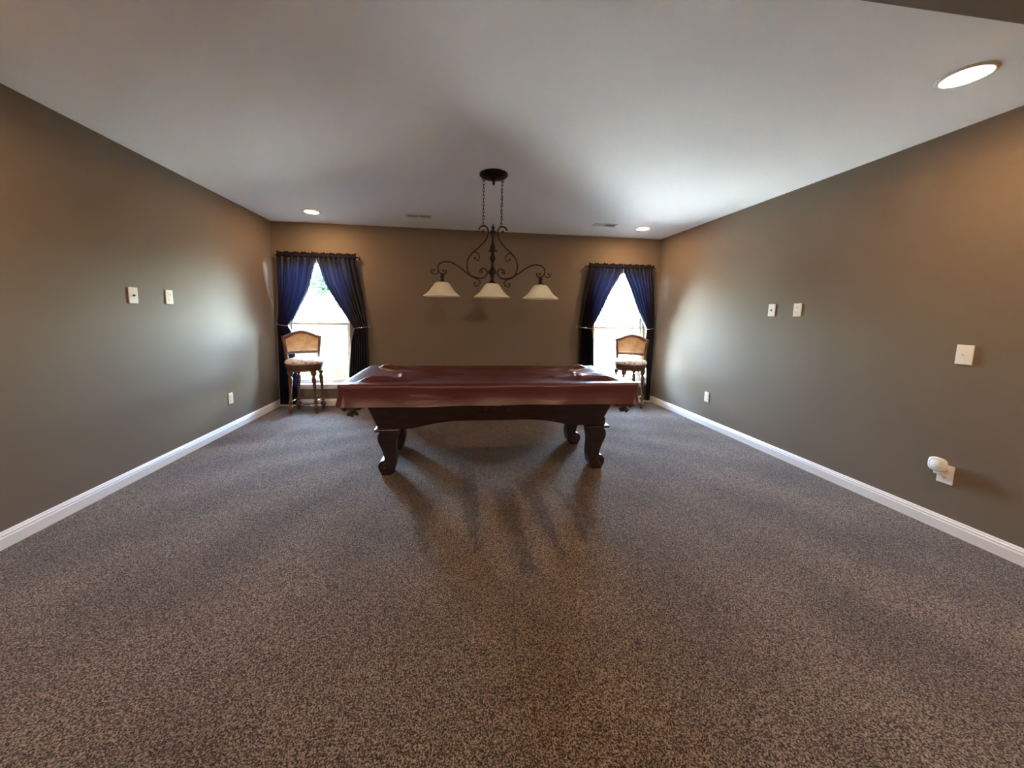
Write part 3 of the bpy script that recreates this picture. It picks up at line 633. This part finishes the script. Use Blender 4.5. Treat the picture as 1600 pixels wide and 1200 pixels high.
# ------------------------------------------------------------------ bar stools
def make_stool():
    # local frame: seat faces -y, backrest at +y
    t = empty('bar_stool', (0, 0, 0))
    MB().lathe([(.001, .628), (.20, .628), (.226, .636), (.234, .650), (.228, .668), (.20, .688), (.15, .700), (.08, .706), (.001, .708)], n=44, cap=False).build('seat_cushion', M['seat'], t)
    q = MB().lathe([(.16, .628), (.222, .628), (.228, .620), (.222, .612), (.212, .607), (.222, .600), (.226, .592), (.218, .585), (.16, .585)], n=44); so_ = q.build('swivel_ring', M['wood_stool'], t)
    q = MB().lathe([(.10, .583), (.210, .583), (.212, .560), (.205, .548), (.10, .548)], n=40); q.build('seat_frame', M['wood_stool'], t)
    for sx in (-1, 1):
        for sy3 in (-1, 1):
            top = Vector((sx*.135, sy3*.118, .552)); bot = Vector((sx*.158, sy3*.118, 0)); ax = top-bot
            pr = [(.012, 0), (.017, .004), (.019, .02), (.016, .034), (.022, .045), (.031, .060), (.033, .080), (.030, .098), (.018, .108), (.014, .118), (.017, .125), (.023, .140), (.024, .160), (.017, .172), (.013, .178), (.019, .188), (.020, .196), (.014, .205), (.014, .225), (.017, .30), (.022, .38), (.027, .43), (.024, .455), (.016, .470), (.014, .478), (.026, .492), (.033, .512), (.036, .535), (.038, .552)]
            q = MB(); q.lathe(pr, n=14)
            q.xf(lambda p: Vector((p.x+bot.x+ax.x*p.z/.552, p.y+bot.y+ax.y*p.z/.552, p.z)))
            q.build('leg', M['wood_stool'], t)
    q = MB()
    for (xa, ya), (xb, yb2) in (((-.150, -.125), (.150, -.125)), ((.150, -.125), (.150, .125)), ((-.150, .125), (.150, .125)), ((-.150, -.125), (-.150, .125))):
        if ya == yb2 == -.125: continue
        MB().tube([(xa, ya, .152), (xb, yb2, .152)], .008, 10).build('foot_rail', M['rail_metal'] if xa == xb else M['wood_stool'], t)
    q.tube(spline([(-.155, -.125, .078), (-.07, -.06, .083), (0, 0, .095), (.07, .06, .083), (.155, .125, .078)], 6), .005, 8)
    q.tube(spline([(.155, -.125, .078), (.07, -.06, .083), (0, 0, .095), (-.07, .06, .083), (-.155, .125, .078)], 6), .005, 8)
    q.ball((0, 0, .095), .012, 10); q.build('cross_stretcher', M['iron'], t)
    # backrest on a curved plan: angle th about the seat centre, leaning back and flaring
    def bk(th, z, off=0):
        r_ = .222+.13*(z-.60)+off
        return Vector((1.0*(r_+.015)*math.sin(th)*1.02, r_*math.cos(th)*.80, z))
    TH = .88
    def topz(u): return .972+.068*(.5+.5*math.cos(PI*u))
    def slab(name, u0, u1, za, zb2, t_, mtl, par, n=24, m_=8, off=0, bulge=0):
        vs_ = []; 
        for side in (0, 1):
            for i in range(n+1):
                u = u0+(u1-u0)*i/n
                for k in range(m_+1):
                    z0_, z1_ = za(u), zb2(u); w_ = k/m_; z = z0_+(z1_-z0_)*w_
                    bl = bulge*math.sin(PI*min(1, max(0, i/n)))**.5*math.sin(PI*w_)**.5 if bulge else 0
                    vs_.append(bk(u*TH, z, off+(t_/2+bl)*(1 if side else -1)))
        K = (n+1)*(m_+1); fs_ = []
        for i in range(n):
            for k in range(m_): a = i*(m_+1)+k; b = a+m_+1; fs_ += [(a, b, b+1, a+1), (K+a, K+a+1, K+b+1, K+b)]
            a = i*(m_+1); b = a+m_+1; fs_ += [(a, K+a, K+b, b), (a+m_, b+m_, K+b+m_, K+a+m_)]
        for i in (0, n):
            for k in range(m_): a = i*(m_+1)+k; fs_.append((a, a+1, K+a+1, K+a))
        return MB().add(vs_, fs_, True).build(name, mtl, par)
    fr_ = .11
    slab('top_rail', -1, 1, lambda u: topz(u)-.036, topz, .032, M['wood_stool'], t)
    slab('bottom_rail', -1+fr_, 1-fr_, lambda u: .738, lambda u: .768, .028, M['wood_stool'], t)
    for s2 in (-1, 1): slab('back_post', s2*(1-fr_) if s2 < 0 else 1-fr_, s2, lambda u: .60, lambda u: topz(u)-.036, .034, M['wood_stool'], t, n=4)
    slab('back_pad', -1+fr_, 1-fr_, lambda u: .768, lambda u: topz(u)-.036, .020, M['leather_tan'], t, bulge=.012)
    q = MB()
    for k in range(33):
        u = -1+fr_+.015+(2-2*fr_-.03)*k/32; q.ball(bk(u*TH, topz(u)-.041, -.014), .0035, 6); q.ball(bk(u*TH, .772, -.014), .0035, 6)
    for s2 in (-1, 1):
        for k in range(12): q.ball(bk(s2*(1-fr_-.015)*TH, .78+k*.016, -.014), .0035, 6)
    q.build('nail_trim', M['nail'], t)['kind'] = 'stuff'
    return t
st1 = make_stool(); st1.location = (-1.90, 4.68, 0); st1.rotation_euler = (0, 0, 0)
tag(st1, 'turned-leg bar stool with tan leather back standing in front of the left window', 'bar stool', 'tan leather backed bar stools')
st2 = copy_tree(st1); st2.location = (2.47, 4.68, 0)
tag(st2, 'turned-leg bar stool with tan leather back standing in front of the right window', 'bar stool', 'tan leather backed bar stools')
def turn(root, ang):
    R_ = Matrix.Rotation(ang, 4, 'Z')
    for ch in root.children:
        if ch.name.split('.')[0] in ('seat_cushion', 'swivel_ring', 'top_rail', 'bottom_rail', 'back_post', 'back_pad', 'nail_trim'): ch.rotation_euler = (0, 0, ang)
turn(st1, .58); turn(st2, -.58)

# ------------------------------------------------------------------ outdoors
vs_ = []; n1_, n2_ = 60, 60
for j in range(n2_+1):
    for i in range(n1_+1):
        y = YB+WT+.0+(j/n2_)**2*90; x = -45+90*i/n1_ + .3
        d = y-5.1; z = -.12+max(0, d-1.5)*.022+.06*noise.noise((x*.4, y*.4, 0))*min(1, d/3)
        vs_.append((x, y, z))
g_ = MB().add(vs_, [(j*(n1_+1)+i, j*(n1_+1)+i+1, (j+1)*(n1_+1)+i+1, (j+1)*(n1_+1)+i) for j in range(n2_) for i in range(n1_)], True)
struct('ground', g_, M['grass'])
M['bounce_strip'] = mat('pale_bounce_strip', (.6, .59, .56), .9); noisy(M['bounce_strip'], 12, (.46, .46, .45), (.56, .56, .55))
struct('bounce_walk', MB().box((-7, YB+WT, -.15), (8, YB+WT+2.6, -.05)), M['bounce_strip'])  # mostly unseen pale strip added to bounce daylight up to the ceiling

# tall meadow grass outside the left window
q = MB(); rg = random.Random(5)
for k in range(24000):
    d = 1.2+rg.random()**1.5*22; y = YB+WT+d; x = -2.0-.42*(d+1.0)*1.0+rg.uniform(-1, 1)*(1.6+.28*d)
    z = -.12+max(0, d-1.5)*.022; h_ = rg.uniform(.3, .75)*(1 if rg.random() < .9 else 1.5); a = rg.uniform(0, PI); w_ = .008+.0016*d; lx, ly = rg.uniform(-.12, .12), rg.uniform(-.12, .12)
    c_, s_ = math.cos(a)*w_, math.sin(a)*w_
    q.add([(x-c_, y-s_, z), (x+c_, y+s_, z), (x+lx, y+ly, z+h_)], [(0, 1, 2)])
tag(q.build('meadow_grass', M['blade']), 'tall yellow-green meadow grass outside the left window', 'grass', kind='stuff')
def tree(x, y, h_, r_, seed, label, squash=1.0, nleaf=5000, bark=True):
    rt_ = random.Random(seed); z0 = -.12+max(0, y-6.6)*.022
    t = empty('leafy_tree', (x, y, z0)); tag(t, label, 'tree', 'trees beyond the windows')
    q = MB(); q.tube(spline([(0, 0, 0), (.04*h_*.3, 0, h_*.3), (0, .02*h_, h_*.55), (.02*h_, 0, h_*.8)], 4), .1, 8, rf=lambda u: .035*h_*(1-.75*u)); 
    for k in range(6):
        a = rt_.uniform(0, 2*PI); q.tube([(0, 0, h_*(.35+.07*k)), (r_*.55*math.cos(a), r_*.55*math.sin(a), h_*(.5+.07*k))], .05, 6, rf=lambda u: .014*h_*(1-.7*u))
    q.build('trunk', M['bark'], t)
    q = MB(); cl = [(rt_.uniform(-.6, .6)*r_, rt_.uniform(-.6, .6)*r_, h_*rt_.uniform(.42, .85), r_*rt_.uniform(.3, .55)) for _ in range(14)]
    for k in range(nleaf):
        c_ = cl[k % len(cl)]; v_ = Vector((rt_.gauss(0, 1), rt_.gauss(0, 1), rt_.gauss(0, 1))).normalized()*c_[3]*rt_.uniform(.6, 1)
        p = Vector(c_[:3])+v_; s_ = r_*.05*rt_.uniform(.7, 1.3)
        a = Vector((rt_.gauss(0, 1), rt_.gauss(0, 1), rt_.gauss(0, 1))).normalized(); b = a.orthogonal().normalized()
        q.add([p-a*s_, p+b*s_*.5, p+a*s_, p-b*s_*.5], [(0, 1, 2, 3)])
    cr_ = q.build('crown', M['leaf'], t); cr_['kind'] = 'stuff'
    return t
tree(5.6, 14.5, 3.3, 1.25, 11, 'round green tree seen through the right window')
tree(-10.2, 32, 6.6, 2.6, 12, 'tall tree against the sky seen through the left window')
tree(-18.5, 36, 4.4, 2.6, 13, 'lower broad tree left of the tall tree behind the left window')
tree(-6.0, 34, 4.0, 2.3, 14, 'low round tree right of the tall tree behind the left window')
